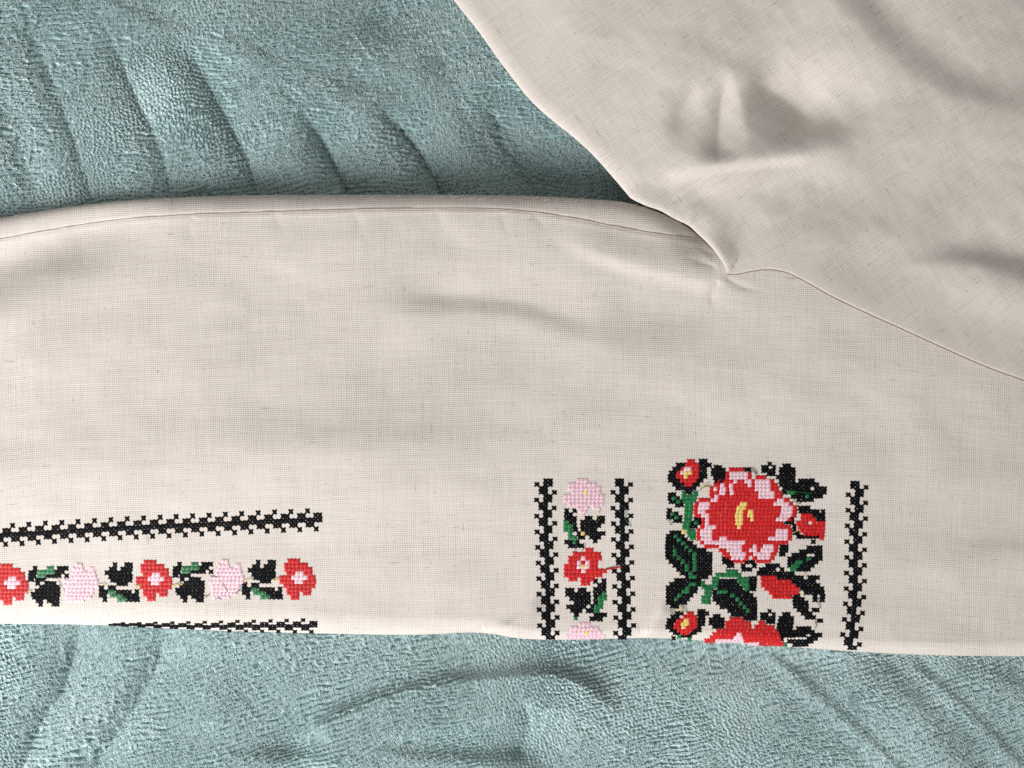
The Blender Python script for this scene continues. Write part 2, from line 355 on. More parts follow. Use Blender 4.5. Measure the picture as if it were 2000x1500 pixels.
# the edge turns under
sk = []
nrm = np.gradient(B, axis=0); nrm = np.stack([-nrm[:,1], nrm[:,0]], -1); nrm /= np.linalg.norm(nrm, axis=1)[:,None]
inw = np.sign(((OUT-B)*nrm).sum(1))[:,None]*nrm
low = np.interp(kind, [0,1,2], [6.2, 3.2, 1.2])
for a in an: sk.append((B + inw*(Rp[:,None]*(1-np.cos(a))), ze - low*np.sin(a)))
Xs = np.vstack([s[0][None,:,0] for s in sk[::-1]] + [Xb]); Ys = np.vstack([s[0][None,:,1] for s in sk[::-1]] + [Yb]); Zs = np.vstack([s[1][None] for s in sk[::-1]] + [Zb])
c, s_ = math.cos(math.radians(-33)), math.sin(math.radians(-33))
wx = Xs + 14*vnoise(Xs/240, Ys/240, 31); wy = Ys + 14*vnoise(Xs/240, Ys/240, 33)
mesh_obj('bodice', P3(Xs, Ys, Zs), grid_faces(*Xs.shape)[:, ::-1], LINEN, shirt, np.stack([(wx*c+wy*s_)/4.3, (-wx*s_+wy*c)/4.0], -1))

# sewn seam lines
def on_sleeve(px, py, lift=0.0): return P3(np.asarray(px, float), np.asarray(py, float), zsleeve(px, py) + lift)
sp = resample(curve(SEAM_ARM), 700); sp[:,1] += .8*vnoise(sp[:,0]/23, sp[:,0]*0, 2)
tube('seam', on_sleeve(sp[:,0], sp[:,1], .30), .00021, MAT['s'], shirt)
sp = resample(SEAM, 400); sp = sp + np.stack([-1.1*np.ones(400), 2.6*np.ones(400)], -1)
tube('seam', on_sleeve(sp[:,0], sp[:,1], .12), .00024, MAT['s'], shirt)  # armhole seam thread; its darker tone and offset also paint the edge's shadow line

# ------------------------------------------------------------------ blanket
bx = np.concatenate([np.arange(-900,-60,14), np.arange(-60,2060,1.85), np.arange(2060,2900,14)])
by = np.concatenate([np.arange(-900,-40,14), np.arange(-40,470,1.85), np.arange(470,1196,11), np.arange(1196,1545,1.85), np.arange(1545,2400,14)])
X, Y = np.meshgrid(bx, by)
Z = np.zeros(X.shape)
for pts, h, wn, wp in [
    ([(20,-60),(60,60),(119,210),(156,312),(183,400)], -3.4, 100, 34),
    ([(170,-40),(225,100),(269,206),(312,294),(336,390)], -3.8, 100, 34),
    ([(330,40),(400,156),(450,250),(481,312),(506,392)], -5.6, 110, 34),
    ([(575,200),(600,232),(628,275),(656,331),(686,385)], -9, 120, 36),
    ([(720,180),(750,218),(800,275),(837,331),(868,385)], -9, 125, 38),
    ([(920,170),(956,218),(994,281),(1025,325),(1056,385)], -9, 130, 40)]:
    crease(Z, X, Y, pts, h, wn, wp, .5, 0, 1.2); crease(Z, X, Y, pts, h*(.22 if h > -8 else .42), 10, 13, .55, 0, 1)
for pts, h in [([(-60,120),(10,220),(50,320),(70,420)], -3.0), ([(255,-40),(330,60),(385,130),(430,190)], -2.0), ([(480,60),(530,120),(570,190),(590,250)], -2.2), ([(640,90),(690,140),(740,190)], -2.0), ([(850,150),(905,210),(950,290),(975,370)], -2.4)]:
    crease(Z, X, Y, pts, h, 60, 30, .4, .3, 1.4)
crease(Z, X, Y, [(820,160),(870,118),(950,78),(1010,40)], -4.0, 30, 50, .3, .1)
crease(Z, X, Y, [(690,70),(750,38),(830,5),(900,-40)], -3.0, 26, 50, .3, .1)
crease(Z, X, Y, [(930,200),(970,184),(1050,174),(1100,180)], -3.0, 24, 50, .3, .1)
crease(Z, X, Y, [(170,-20),(250,25),(350,62),(420,110)], 1.4, 14, 30, .3, .3)
crease(Z, X, Y, [(370,60),(430,82),(520,118),(600,150)], 1.5, 14, 26, .3, .3)
crease(Z, X, Y, [(560,120),(660,150),(760,165),(850,170)], -1.5, 30, 22, .3, .3)
crease(Z, X, Y, [(620,190),(700,215),(780,260)], 1.0, 20, 30, .3, .3)
crease(Z, X, Y, [(170,1190),(155,1235),(120,1345),(85,1395),(45,1490),(0,1600)], -5, 90, 26, .2, 0, 1.2)
crease(Z, X, Y, [(335,1200),(325,1235),(300,1300),(265,1365),(235,1415),(185,1490),(120,1600)], -6, 90, 26, .2, 0, 1.2)
crease(Z, X, Y, [(560,1460),(640,1425),(730,1390),(850,1360),(950,1343),(1010,1338),(1080,1340),(1140,1358),(1190,1390),(1215,1420)], 8.0, 27, 75, .15, .2)
crease(Z, X, Y, [(1005,1352),(1030,1395),(1028,1430),(1000,1490)], -2.8, 16, 20, .25, .2, 1.2)
crease(Z, X, Y, [(380,1530),(470,1502),(560,1490),(700,1485),(850,1492),(1000,1500),(1100,1530)], 4.6, 26, 60, .2, .2)
crease(Z, X, Y, [(1470,1255),(1550,1322),(1650,1407),(1740,1492),(1800,1560)], 1.7, 11, 18, .15, 0)
crease(Z, X, Y, [(1600,1280),(1665,1305),(1725,1345),(1775,1385),(1850,1480),(1900,1560)], 3.8, 42, 70, .2, 0)
crease(Z, X, Y, [(1750,1280),(1850,1358),(1925,1430),(2020,1530)], 1.8, 12, 22, .15, 0)
crease(Z, X, Y, [(1800,1310),(1900,1325),(2000,1365),(2100,1420)], 3.0, 36, 50, .2, 0)
crease(Z, X, Y, [(400,1300),(420,1380),(400,1440)], 1.6, 50, 40, .3, .3)
Z += 2.4*fbm(X/330, Y/260, 41, 3)
bump(Z, X, Y, 1130, 330, 240, 150, 25, -6.5); bump(Z, X, Y, 830, 30, 150, 70, -20, -3.5); Z -= 6*sstep((X-450)/700)*(1-sstep((Y-420)/300))
bump(Z, X, Y, 30, 400, 110, 60, -15, -3.0); bump(Z, X, Y, 1550, 1290, 330, 40, 4, -2.5)
Z = np.clip(Z, -22, 6)
# the shirt's weight presses the plush flat beneath it
under_s = sstep((Y-YT(np.clip(X,-420,2400))-14)/30)*sstep((YB(np.clip(X,-420,2400))-14-Y)/30)
Z = Z*(1-under_s) - 2.0*under_s
Z -= 1.8                                             # tips of the pile reach the zero plane
# tufts lie in rows that swing with the nap
ang = np.radians(np.where(Y < 700, 4, 13) + 34*fbm(X/420, Y/300, 51, 2) + 16*vnoise(X/90, Y/90, 55))
def rot(a): return X*np.cos(a) + Y*np.sin(a), -X*np.sin(a) + Y*np.cos(a)
a0 = np.radians(np.where(Y < 700, -7.0, -17.0))
ux, vx = rot(a0)
ux = ux + 20*fbm(X/160, Y/160, 61, 2); vx = vx + 46*fbm(X/230, Y/190, 63, 2)
curl = sstep((fbm(X/210, Y/170, 71, 2) - .10)/.4)                 # 0 combed rows, 1 curly clumps
vv = vx/8.2 + .62*fbm(ux/24, vx/14, 81, 2) + 1.1*vnoise(ux/60, vx/42, 82)
r_ = np.floor(vv); f = vv - r_
def dash(r, f, u):                                    # overlapping rows of pile, broken into short dashes
    st = np.clip(.8 + 1.6*vnoise(u/11 + 7.3*r, r*3.7, 83) + .5*vnoise(u/5, r*5.1, 85), .08, 1.15)
    return 1 - st*np.exp(-(f/.22)**2) - st*.75*np.exp(-((1-f)/.30)**2)
row = dash(r_, f, ux)*.85 + .15*tufts(ux/9, vx/5.5, 1)
clump = tufts(ux/7.4 + 3.7, vx/6.0 + 1.3, 2)*.8 + .2*tufts(ux/4.2, vx/4, 4)
pile = row*(1-.7*curl) + clump*.5*curl + .12*curl
deep = (1 + .55*fbm(X/260, Y/200, 75, 2))*(1 + .55*sstep((X-450)/650)*(Y < 700))
Z += pile*1.12*deep*(1-.8*under_s)
# the nap leans: shift tips sideways
lean = pile*1.2
blanket = mesh_obj('blanket', P3(X + lean*.5, Y + lean*1.6, Z), grid_faces(*X.shape)[:, :], FLEECE)
bl = bpy.data.objects['blanket']
bl['label'] = 'teal plush fleece blanket lying rumpled under the embroidered cream shirt'; bl['category'] = 'blanket'


# the pile itself: short plush fibres leaning with the nap, their tips drawn together in small tufts
def curves_obj(name, pts, rad, mat, parent):
    n, k_, _ = pts.shape
    cu = bpy.data.hair_curves.new(name); cu.add_curves([k_]*n)
    cu.attributes['position'].data.foreach_set('vector', np.ascontiguousarray(pts, np.float32).ravel())
    a = cu.attributes.get('radius') or cu.attributes.new('radius', 'FLOAT', 'POINT')
    a.data.foreach_set('value', np.ascontiguousarray(np.broadcast_to(rad, (n, k_)), np.float32).ravel())
    cu.materials.append(mat); o = bpy.data.objects.new(name, cu); COL.objects.link(o); o.parent = parent; o['kind'] = 'stuff'
    return o
BX, BY, BZ, BP, BU, BV = bx, by, Z, pile, ux, vx
def bil(A, px, py):
    i = np.clip(np.searchsorted(bx, px)-1, 0, len(bx)-2); j = np.clip(np.searchsorted(by, py)-1, 0, len(by)-2)
    u = (px-bx[i])/(bx[i+1]-bx[i]); v_ = (py-by[j])/(by[j+1]-by[j])
    return (A[j,i]*(1-u)+A[j,i+1]*u)*(1-v_) + (A[j+1,i]*(1-u)+A[j+1,i+1]*u)*v_
hp = []
for x0, x1, y0, y1, st in [(-40, 1300, -40, 425, 1.25), (-40, 2040, 1205, 1540, 1.25)]:
    gx, gy = np.meshgrid(np.arange(x0, x1, st), np.arange(y0, y1, st)); hp.append(np.stack([gx.ravel(), gy.ravel()], -1))
hp = np.vstack(hp); hp += RNG.uniform(-.65, .65, hp.shape)
inside = (hp[:,1] > YT(hp[:,0]) + 8) & (hp[:,1] < YB(hp[:,0]) - 8)
ex = np.interp(hp[:,1], EDGE[:,1], EDGE[:,0]); inside |= (hp[:,1] < 420) & (hp[:,0] > ex + 14)
keep = bil(pile, hp[:,0], hp[:,1]) > .34 + RNG.normal(0, .07, len(hp))
mg = []
for x0, x1, y0, y1 in [(-460, -40, -440, 1960), (2040, 2460, 700, 1960), (-40, 1300, -440, -40), (-40, 2040, 1540, 1960)]:
    gx, gy = np.meshgrid(np.arange(x0, x1, 3.3), np.arange(y0, y1, 3.3)); mg.append(np.stack([gx.ravel(), gy.ravel()], -1))
mg = np.vstack(mg); mg += RNG.uniform(-1.6, 1.6, mg.shape)
mg = mg[~((mg[:,1] > YT(mg[:,0]) + 8) & (mg[:,1] < YB(mg[:,0]) - 8)) & ~((mg[:,1] < 420) & (mg[:,0] > np.interp(mg[:,1], EDGE[:,1], EDGE[:,0]) + 14))]
n_in = int((~inside & keep).sum()); hp = np.vstack([hp[~inside & keep], mg]); thick = np.where(np.arange(len(hp)) < n_in, 1.0, 2.1)
px_, py_ = hp[:,0], hp[:,1]; nh = len(hp)
z0 = bil(Z, px_, py_); e_ = 2.5
gxp = (bil(pile, px_+e_, py_) - bil(pile, px_-e_, py_)); gyp = (bil(pile, px_, py_+e_) - bil(pile, px_, py_-e_))
dirx = .45 + 1.3*fbm(px_/190, py_/150, 91, 2); diry = .6 + 1.3*fbm(px_/160, py_/190, 93, 2)
ln_ = RNG.normal(1, .12, nh)[:,None]
tt_ = np.array([0, .5, 1.])[None]
lm = 1.15 - .75*sstep((px_-450)/650)*(py_ < 700)              # upright pile under the armpit, brushed flat towards the left
cosn = 10.5*(1 + .3*(lm < .8))
cosn = cosn*(thick < 1.5)
sx = (3.4*dirx*lm + cosn*gxp + RNG.normal(0, .4, nh))[:,None]; sy = (3.6*diry*lm + cosn*gyp + RNG.normal(0, .4, nh))[:,None]
ptsx = px_[:,None] + sx*ln_*tt_**1.4; ptsy = py_[:,None] + sy*ln_*tt_**1.4
ptsz = (z0 - .25)[:,None] + 1.15*ln_*np.sin(tt_*1.35)
curves_obj('pile', P3(ptsx, ptsy, ptsz), np.array([.00012, .00011, .00005])[None]*(thick*(.72 + .38*np.clip(lm, 0, 1)))[:,None], PILE, blanket)
# ------------------------------------------------------------------ cross stitches
def frame(px, py):
    e = .8
    p = on_sleeve(px, py); a = on_sleeve(px+e, py) - on_sleeve(px-e, py); b = on_sleeve(px, py-e) - on_sleeve(px, py+e)
    n = np.cross(a, b); n /= np.linalg.norm(n, axis=-1)[..., None] + 1e-12
    return p, n
ST = np.linspace(-.5, .5, 5)
def stitches(name, cells, mat, parent, cover=1.0):
    """cells: rows of (cx, cy, ax, ay, bx, by) = centre and the two half-cell vectors in photograph pixels"""
    C = np.array(cells, float)
    C = C[(C[:,1] < YB(C[:,0]) - .6)]
    n = len(C)
    if n == 0: return None
    rng = np.random.default_rng(len(C)*7 + 3)
    C[:, :2] += rng.normal(0, .22, (n, 2))
    V = []; F = []; base = 0
    for arm in (0, 1):
        sg = 1 if arm == 0 else -1
        for strand in (-1, 1):
            dx = C[:,2] + sg*C[:,4]; dy = C[:,3] + sg*C[:,5]           # half diagonal
            L = np.hypot(dx, dy); nx, ny = -dy/L, dx/L
            ln = 2*1.13*rng.normal(1, .035, n); off = strand*.24*L*rng.normal(1, .12, n)*.72*cover; hw = .30*L*rng.normal(1, .07, n)*cover*.82
            tilt = rng.normal(0, .05, n)
            st = ST[None, :, None]; k = np.array([-1, 0, 1.])[None, None, :]
            pinch = 1 - .45*(2*np.abs(ST))**3
            o = (off[:,None,None]*pinch[None,:,None]) + hw[:,None,None]*k*pinch[None,:,None] + tilt[:,None,None]*st*L[:,None,None]
            px = C[:,0][:,None,None] + dx[:,None,None]*ln[:,None,None]*st + nx[:,None,None]*o
            py = C[:,1][:,None,None] + dy[:,None,None]*ln[:,None,None]*st + ny[:,None,None]*o
            p, nn = frame(px, py)
            hgt = (.05 + .30*(1-(2*np.abs(ST))**2.2) + arm*.26*(1-(2*np.abs(ST))**1.5))[None,:,None] + np.array([0, .22, 0])[None,None,:]*pinch[None,:,None]
            hgt = hgt * .56 * rng.normal(1, .10, n)[:,None,None]
            v_ = p + nn*hgt[..., None]*.001
            V.append(v_.reshape(-1, 3))
            i = np.arange(15).reshape(5, 3)
            f = np.stack([i[:-1,:-1], i[1:,:-1], i[1:,1:], i[:-1,1:]], -1).reshape(-1, 4)
            F.append((f[None] + (base + 15*np.arange(n))[:,None,None]).reshape(-1, 4)); base += 15*n
    return mesh_obj(name, np.vstack(V), np.vstack(F), mat, parent)
def cells_of(runs, ox, oy, k, cell):
    """runs of (colour, Y0, Y1, X0, X1) in a local frame: pixel = o + X*k; cell = local cell size"""
    out = {}
    for col, y0, y1, x0, x1 in runs:
        n = max(1, round((x1-x0)/cell)); w = (x1-x0)/n
        for i in range(n):
            out.setdefault(col, []).append((ox + (x0+(i+.5)*w)*k, oy + .5*(y0+y1)*k, .5*w*k, 0, 0, .5*(y1-y0)*k))
    return out
NAMES = {'flower': {'r': 'embroidered_flower', 'p': 'petal_highlight', 'y': 'flower_centre', 'k': 'dark_stitch', 'w': 'pale_stitch'},
         'pinkflower': {'p': 'embroidered_flower', 'y': 'flower_centre'},
         'bud': {'k': 'embroidered_bud', 'r': 'bud_petals', 'p': 'petal_highlight', 'y': 'bud_centre'},
         'leaf': {'k': 'embroidered_leaf', 'g': 'leaf_vein', 'y': 'thread_knot', 'w': 'pale_stitch'},
         'redbud': {'r': 'embroidered_bud', 'k': 'bud_sepal'},
         'stem': {'g': 'embroidered_stem', 'y': 'thread_knot'},
         'vine': {'k': 'embroidered_vine'}}
def motif(kind, cells, label=None):
    nm = NAMES[kind]; main = [c for c in nm][0]
    part = stitches(nm[main], cells[main], MAT[main], shirt)
    if part is None: return
    if label: part['label'] = label
    for c, cl in cells.items():
        if c != main: stitches(nm[c], cl, MAT[c], part)
    return part
def parse(txt):
    runs = []
    for line in txt.strip().splitlines():
        f = line.split(); r = float(f[0])
        for tok in f[1:]:
            col, ab = tok[0], tok[1:].split('-'); runs.append((col, r, r+1, float(ab[0]), float(ab[1])))
    return runs
def panel(kind, txt, label=None): motif(kind, cells_of(parse(txt), 1297, 897, 7.55, 1.0), label)

panel('bud', '''
0 r5.9-8 k9-11.1
1 k3.1-5.5 r5.5-9 k9-12.2
2 k2.2-4.3 r4.3-5.1 p5.1-7 r7-9 k9-11
3 k1.3-3.2 r3.2-4.2 p4.2-5.1 y5.1-7.2 r7.2-9 k9-11
4 k1-3.1 r3.1-5 y5-6.1 r6.1-9 k9-11.2
5 k1-4.2 r4.2-8.3 k8.3-10.2
6 k2.2-5.3 r5.3-7.3 k7.3-9.2
7 k3-8.3
8 k5.6-7.1''', 'red bud with yellow centre in a black calyx, top left of the panel')
panel('leaf', '''
1.6 k12.9-14.9
2.3 k12.2-15.8
3.3 k12.2-15.9
4.3 k12.7-15.8
5.2 k13-15.7''')
panel('leaf', '''
8.7 k1-3.1
9.6 k1-2 g2-3.1 k3.1-4
10.5 k1.2-3.1 g3.1-4.1 k4.1-5
11.4 k2.8-5''')
panel('leaf', '''
12.7 k.8-2
13.6 k.6-1.6 g1.7-2.7 k2.7-3.7
14.5 k.6-2.6 g2.7-3.6 k3.6-4.6
15.4 k2.3-4.6''')
panel('leaf', '''
15 k7.7-9.6
15.9 k6.8-7.8 g7.8-8.7 k8.7-9.7
16.9 k6.5-8.6''')
panel('stem', '''
8.3 g4.6-5.6 g7.4-8.7
9.2 g4.5-8.5
10.2 g4.6-8.3
11.2 g5.3-7.4
12.2 g5.3-7.4
13.2 g5.2-7.3
14.2 g5.2-7.2
15.2 g5.1-7.2
16.2 g4.8-6.8
17.2 g4.6-6.6
18.2 y4.5-5.6 g5.9-8.1
19.1 g6.1-8.2
19.9 g6.6-8.1''')
panel('leaf', '''
18.5 k1.4-4.4
19.4 k.5-2.5 g2.5-3.4 k3.4-5.2
20.3 k.4-3.3 g3.3-4.4 k4.4-6
21.2 k.4-4.4 g4.4-5.4 k5.4-7.4
22.1 k.3-5.4 g5.4-6.3 k6.3-8.4
23 k.3-2.3 g2.3-3.2 k3.2-6.3 g6.3-7.2 k7.2-10.9
24 k.3-2.3 g2.3-3.3 k3.3-7.3 g7.3-8.3 k8.3-12.4
25 k.4-3.3 g3.3-4.3 k4.3-7.3 g7.3-8.3 k8.3-12.4
26 k1.2-4.3 g4.3-5.3 k5.3-7.4 g7.4-8.4 k8.4-12.4
27 k2.2-5.3 g5.3-6.4 k6.4-7.4 g7.4-8.4 k8.4-12.4
28 k3.2-5.4 g5.4-6.4 k6.4-7.4 g7.4-8.4 k8.4-12.4
29 k4.2-6.3 g6.3-7.4 k7.4-12.4
29.9 k5.4-6.4 g6.4-8.4 k8.4-11.4''')
panel('leaf', '''
30.8 k2.6-9.6
31.8 k1.4-6.4 g6.4-8.3 k8.3-9.5
32.7 k.5-5.5 g5.5-6.5 k6.5-8.7
33.7 k.5-4.6 g4.6-6.5 k6.5-8.5
34.7 k.5-3.5 g3.5-4.5 k4.5-7.5
35.7 k.5-2.6 g2.6-3.5 k3.5-6.6
36.6 k.5-5.9
37.5 k1.6-3.8''')
panel('stem', '''
28.6 g16-19
29.5 g13.3-19.9
30.5 g12.4-14.1 g18.9-21.9
31.5 g9.6-10.5 g12.4-14 g19.3-21.9
32.5 g9.7-13.9 g20.2-22
33.4 g10.4-12.3 g21.1-21.9
34.4 g10.4-12.3
35.4 g9.7-12
36.4 g9.7-12''')
panel('leaf', '''
30.3 k22-23.9
31.2 k22-23.9
32.2 k22-23.8
33.1 k22-23.7''')
panel('leaf', '''
31 k14.1-18.9
31.9 k14-19.5
32.8 k13.9-20.3
33.8 k12.5-13.7 g13.7-16.3 k16.3-22
34.7 k12.6-17.1 g17.1-18.2 k18.2-23
35.7 k12.6-18.5 g18.5-19.4 k19.4-23.9
36.7 k13.4-19.4 g19.4-20.3 k20.3-24
37.7 k14.4-20.3 g20.3-21.2 k21.2-24
38.7 k16.4-21.2 g21.2-22.1 k22.1-24
39.7 k17.2-24
40.7 k20.5-24''')
panel('flower', '''
2.2 r16.8-20.7 k20.7-22.4
3.2 r15.9-16.9 p16.9-21.6 r21.6-22.6
4.2 r15.9-16.9 p16.9-21.6 r21.6-22.6 r23.6-26.4
5.2 r13.8-17.9 p17.9-18.9 r18.9-20.8 p20.8-22.6 r22.6-23.5 p23.5-27.3 r27.3-28.4
6.2 r12.8-14.5 p14.5-15.6 r15.6-16.8 p16.8-17.8 r17.8-21.6 p21.6-22.6 r22.6-23.5 p23.5-27.4 r27.4-29.3
7.2 r11.8-12.8 p12.8-13.7 r13.7-14.4 p14.4-15.9 r15.9-16.9 p16.9-17.8 r17.8-23.5 p23.5-27.5 r27.5-29.6
8.2 r11.8-14.3 p14.3-15.8 r15.8-17 p17-18 r18-24.4 p24.4-28.5 r28.5-30.4
9.2 r11.8-13 p13-14 r14-24.4 p24.4-28.5 r28.5-30.6
10.1 r8.9-12 p12-13.8 r13.8-29.2 p29.2-31 r31-32.4
11 r7.8-9 p9-11.8 r11.8-19.6 y19.6-21.4 r21.4-28.3 p28.3-32.3 r32.3-33.3
12 r7.7-8.8 p8.8-11.7 r11.7-18.8 y18.8-21.2 r21.2-30.3 p30.3-33.3 r33.3-34.4
13 r7.7-8.7 p8.7-10.7 r10.7-18.6 y18.6-20.4 r20.4-21.7 y21.7-23 r23-30.2 p30.2-33.2 r33.2-34.4
14 r7.9-9.5 p9.5-11.6 r11.6-18.4 y18.4-20.3 r20.3-21.5 y21.5-23.1 r23.1-29.9 p29.9-33 r33-34.2
15 r9.6-10.6 p10.6-11.6 r11.6-18.4 y18.4-20.4 r20.4-22.3 y22.3-23.1 r23.1-28.9 p28.9-32 r32-33.2
16 r9.7-10.6 p10.6-11.6 r11.6-18.4 y18.4-20.3 r20.3-30.9
17 r9.3-10.5 p10.5-13.4 r13.4-18.9 y18.9-19.8 r19.8-32.7
18 r8.4-9.3 p9.3-12.4 r12.4-28.9 p28.9-32 r32-33.1
19 r8.4-9.3 p9.3-12.4 r12.4-28.8 p28.8-32 r32-33
20 r8.4-9.5 p9.5-12.4 r12.4-14.3 p14.3-16.2 r16.2-26.9 p26.9-31.9 r31.9-33
21 r9.3-10.4 p10.4-21 r21-32
22 r10.3-14.2 p14.2-20 r20-22.9 p22.9-23.9 r23.9-25.6 p25.6-28.3 r28.3-29.5
23 r14.2-16.2 p16.2-20.1 r20.1-22 p22-24 r24-24.9 p24.9-28.3 r28.3-29.4
24 r15-17 p17-21.1 r21.1-23 p23-27.5 r27.5-29
25 r16-17.4 p17.4-20.8 r20.8-21.8 r22.8-24.1 p24.1-27.4 r27.4-28.5
25.8 r17.8-20.9 r23.7-27.6''', 'large red flower with pink-edged petals and a yellow centre')
panel('leaf', '''
.7 k26.8-27.8
1.6 k25.2-27 k28-28.8
2.5 k25.2-28.7
3.3 k26.5-28.8''')
panel('leaf', '''
1.2 k30.7-32.7
2.1 k29.7-33.9
3.1 k29.7-33.9
4.1 k29-33.9
5.1 k29.7-33.9
6.1 k29.8-34
7 k30.6-34
8 k30.6-31.8''')
panel('leaf', '''
5.1 k34.7-38.8
6.1 k34-40
7.1 k34-37.8 k38.7-42
8.1 g31.8-33.8 k33.8-42
9.1 k32.8-36.5 g36.5-37.5 k37.5-41
10 k34.3-38.7''')
panel('redbud', '''
12.1 k34.7-37.7
13 k34.8-40.1 k40.6-41.6
14 r35.3-38.4 k38.4-41.6
15 r35.3-39.3 k39.4-41.6
14.9 k32.4-33.6
15.8 k31-33.6
16.8 k33.2-34.2
17.7 k33.3-34.2
18.6 k33.3-35
16 r34.2-37.2 r38.2-41.6
17 r34.6-41.6
18 r35.2-41.6
18.9 r36-40.1 r40.2-41.5
19.5 k34.2-40.1
19.9 r40.3-41.3
20.9 k38.1-39.1''', 'red bud with black sepals, right of the large flower')
panel('leaf', '''
22.4 k36.9-40.9
23.4 k35-40.9
24.3 k33-36.8 k38.9-40.9
25.2 k31.9-36.8 g36.8-37.9 k37.9-40.9
26.1 k31.9-33.9 g33.9-35.8 k35.8-39.8
27 k31.9-32.8 g32.8-34.9 k34.9-38.8
28 g32.6-34.3 k34.3-37.8''')
panel('leaf', '''
22.1 k29.9-32.1
23.1 k29.8-32
24.1 k29.8-31.3''')
panel('leaf', '''
25.2 k15-17
26.1 k15.1-18
27.1 k16.2-18''')
panel('leaf', '''
26.1 k20.9-23.5
27.1 k19.9-21 k22.7-23.8
28 k20-22.7''')
panel('redbud', '''
27 k26.2-29.9
28 k24.5-28.9 k29.9-31
29.1 k24-33.7
30.1 r25-29.1 k29.2-36 k37.1-40.2
31.1 r25.1-32.8 k32.9-39.3
32.1 r25.1-34 k34.1-40.3
33 r26-35 k35.1-41.3
34 r27.1-34.8 k36.2-41.5
35 r28-33.2 k38.4-39.6 k40.3-41.6
35.9 k38.4-39.5 k40.3-41.5''', 'plain red bud under an arching black sepal')
panel('leaf', '''
34.8 k33.4-35.1
35.7 k33.3-36.2
36.6 k33.3-37.2
37.5 k33.4-37.3
38.5 k34.4-37.3 k38.2-40.1
39.4 k35.4-38.3
40.4 k36.4-39.2
41.3 k39.5-41''')
panel('leaf', '''
38.8 k26.8-27.7
39.7 k24.9-26.9 k27.9-28.7
40.6 k24.9-28.7
41.5 k26.3-28.7''')
panel('leaf', '''
39.6 k30.6-32.6
40.6 k29.6-33.5
41.5 k29.4-33.4
42.5 k29.2-33.3
43.4 k29.3-33.3
44.2 k29.5-33.8
45.1 k30-33.8
46 k30.1-30.9''')
panel('leaf', '''
43.3 k34.2-38
44.2 k33.8-38.9
45 k33.8-36.7 k37.9-40.8
45.9 k36.8-39.7
46.6 k31.9-38.6
47.4 g30.8-31.8 k33.2-37.3''')
panel('bud', '''
38.8 k8.7-10.6
39.4 r5.9-7.6 k2.9-5 k8.6-11.6
40.3 k1.7-3.9 r4.9-8.5 k8.7-10.6
41.2 k.8-3.1 r3.2-5 y5-6.3 r6.3-8.5 k8.6-10.6
42.1 k.6-2.5 r2.6-4.3 y4.3-6.4 r6.4-8.5 k8.6-10.5
42.9 k.4-2.4 r2.4-4.5 y4.5-5.5 r5.5-8.5 k8.5-9.6
43.7 k1.4-3.3 r3.3-7.5 k7.5-9.6
44.4 k2.2-4.2 r4.2-6.5 k6.5-8.4
45.1 k4.3-7.1''', 'red bud with yellow centre in a black calyx, above the bottom edge')
panel('leaf', '''
40.1 k12.6-14.5
41 k11.6-15.6
41.9 k11.6-15.6
42.8 k12.4-15.5''')
panel('leaf', '''
45.8 k0-3
46.1 g3.4-7
45.3 g3.4-4.5''')
panel('flower', '''
40.9 r16.9-20.5
41.9 r15.8-22.4 r24.4-26
42.9 r15.8-22.5 r23.3-28.5
43.9 r13.5-29.2
44.8 r12.5-18.7 p18.7-20 r20-30
45.6 r11.8-18 p18-20.3 r20.3-30.2
46.4 r7.6-13.2 p13.2-20.6 r20.6-30.2
47.2 p19-24.5 r24.5-31
47.9 p24-28 r28-31''', 'large red flower cut off by the sleeve edge')

# vine columns
PATV = [(-1, 0, 2), (0, 1), (-2, 0, 1), (-1, 0)]
def vine(axis, n, cell, mirror=1, scale=None, wide=1.12):
    """axis: polyline from the blunt end; cells stepped along it, teeth alternate to both sides"""
    P = resample(curve(axis), 900); L = np.concatenate([[0], np.cumsum(np.hypot(*np.diff(P, axis=0).T))])
    out = []
    for r in range(n):
        s = (r+.5)*cell
        if s > L[-1]: break
        x, y = np.interp(s, L, P[:,0]), np.interp(s, L, P[:,1])
        j = min(np.searchsorted(L, s), len(P)-2); j0 = max(0, j-20); j1 = min(len(P)-1, j+20)
        t = P[j1]-P[j0]; t /= np.hypot(*t); nv = np.array([-t[1], t[0]])
        k = wide if scale is None else scale(x)*wide
        for c in ((-1, 0) if r == 0 else PATV[(r-1) % 4]):
            o = mirror*c*cell
            cx, cy = x + nv[0]*o*k, y + nv[1]*o*k
            out.append((cx, cy, .47*cell*t[0], .47*cell*t[1], .49*cell*nv[0]*k, .49*cell*nv[1]*k))
    return {'k': out}
# axes run down the page; nv points to the left there, so mirror=-1 puts the first tooth on the right
motif('vine', vine([(1066,935),(1065,1000),(1068,1090),(1070,1170),(1071,1262)], 42, 7.65, 1))
motif('vine', vine([(1214,935),(1214.5,1000),(1216,1090),(1219,1180),(1220,1262)], 42, 7.65, -1))
motif('vine', vine([(1674,940),(1673.5,990),(1671,1050),(1670.5,1110),(1669.5,1160),(1665,1220),(1660.5,1262),(1659,1290)], 45, 7.65, -1))
motif('vine', vine([(629,1015),(560,1017.5),(500,1020),(420,1024),(340,1027.5),(260,1031),(170,1036),(80,1041),(0,1046),(-120,1053)], 94, 8.0, -1))
motif('vine', vine([(620,1222),(560,1222.5),(480,1222.8),(400,1223),(340,1222.3),(260,1220.6),(200,1219.6),(100,1217.5)], 51, 8.0, -1,
      scale=lambda x: float(np.interp(x, [170, 250, 340, 480, 610], [.06, .2, .36, .52, .64]))))

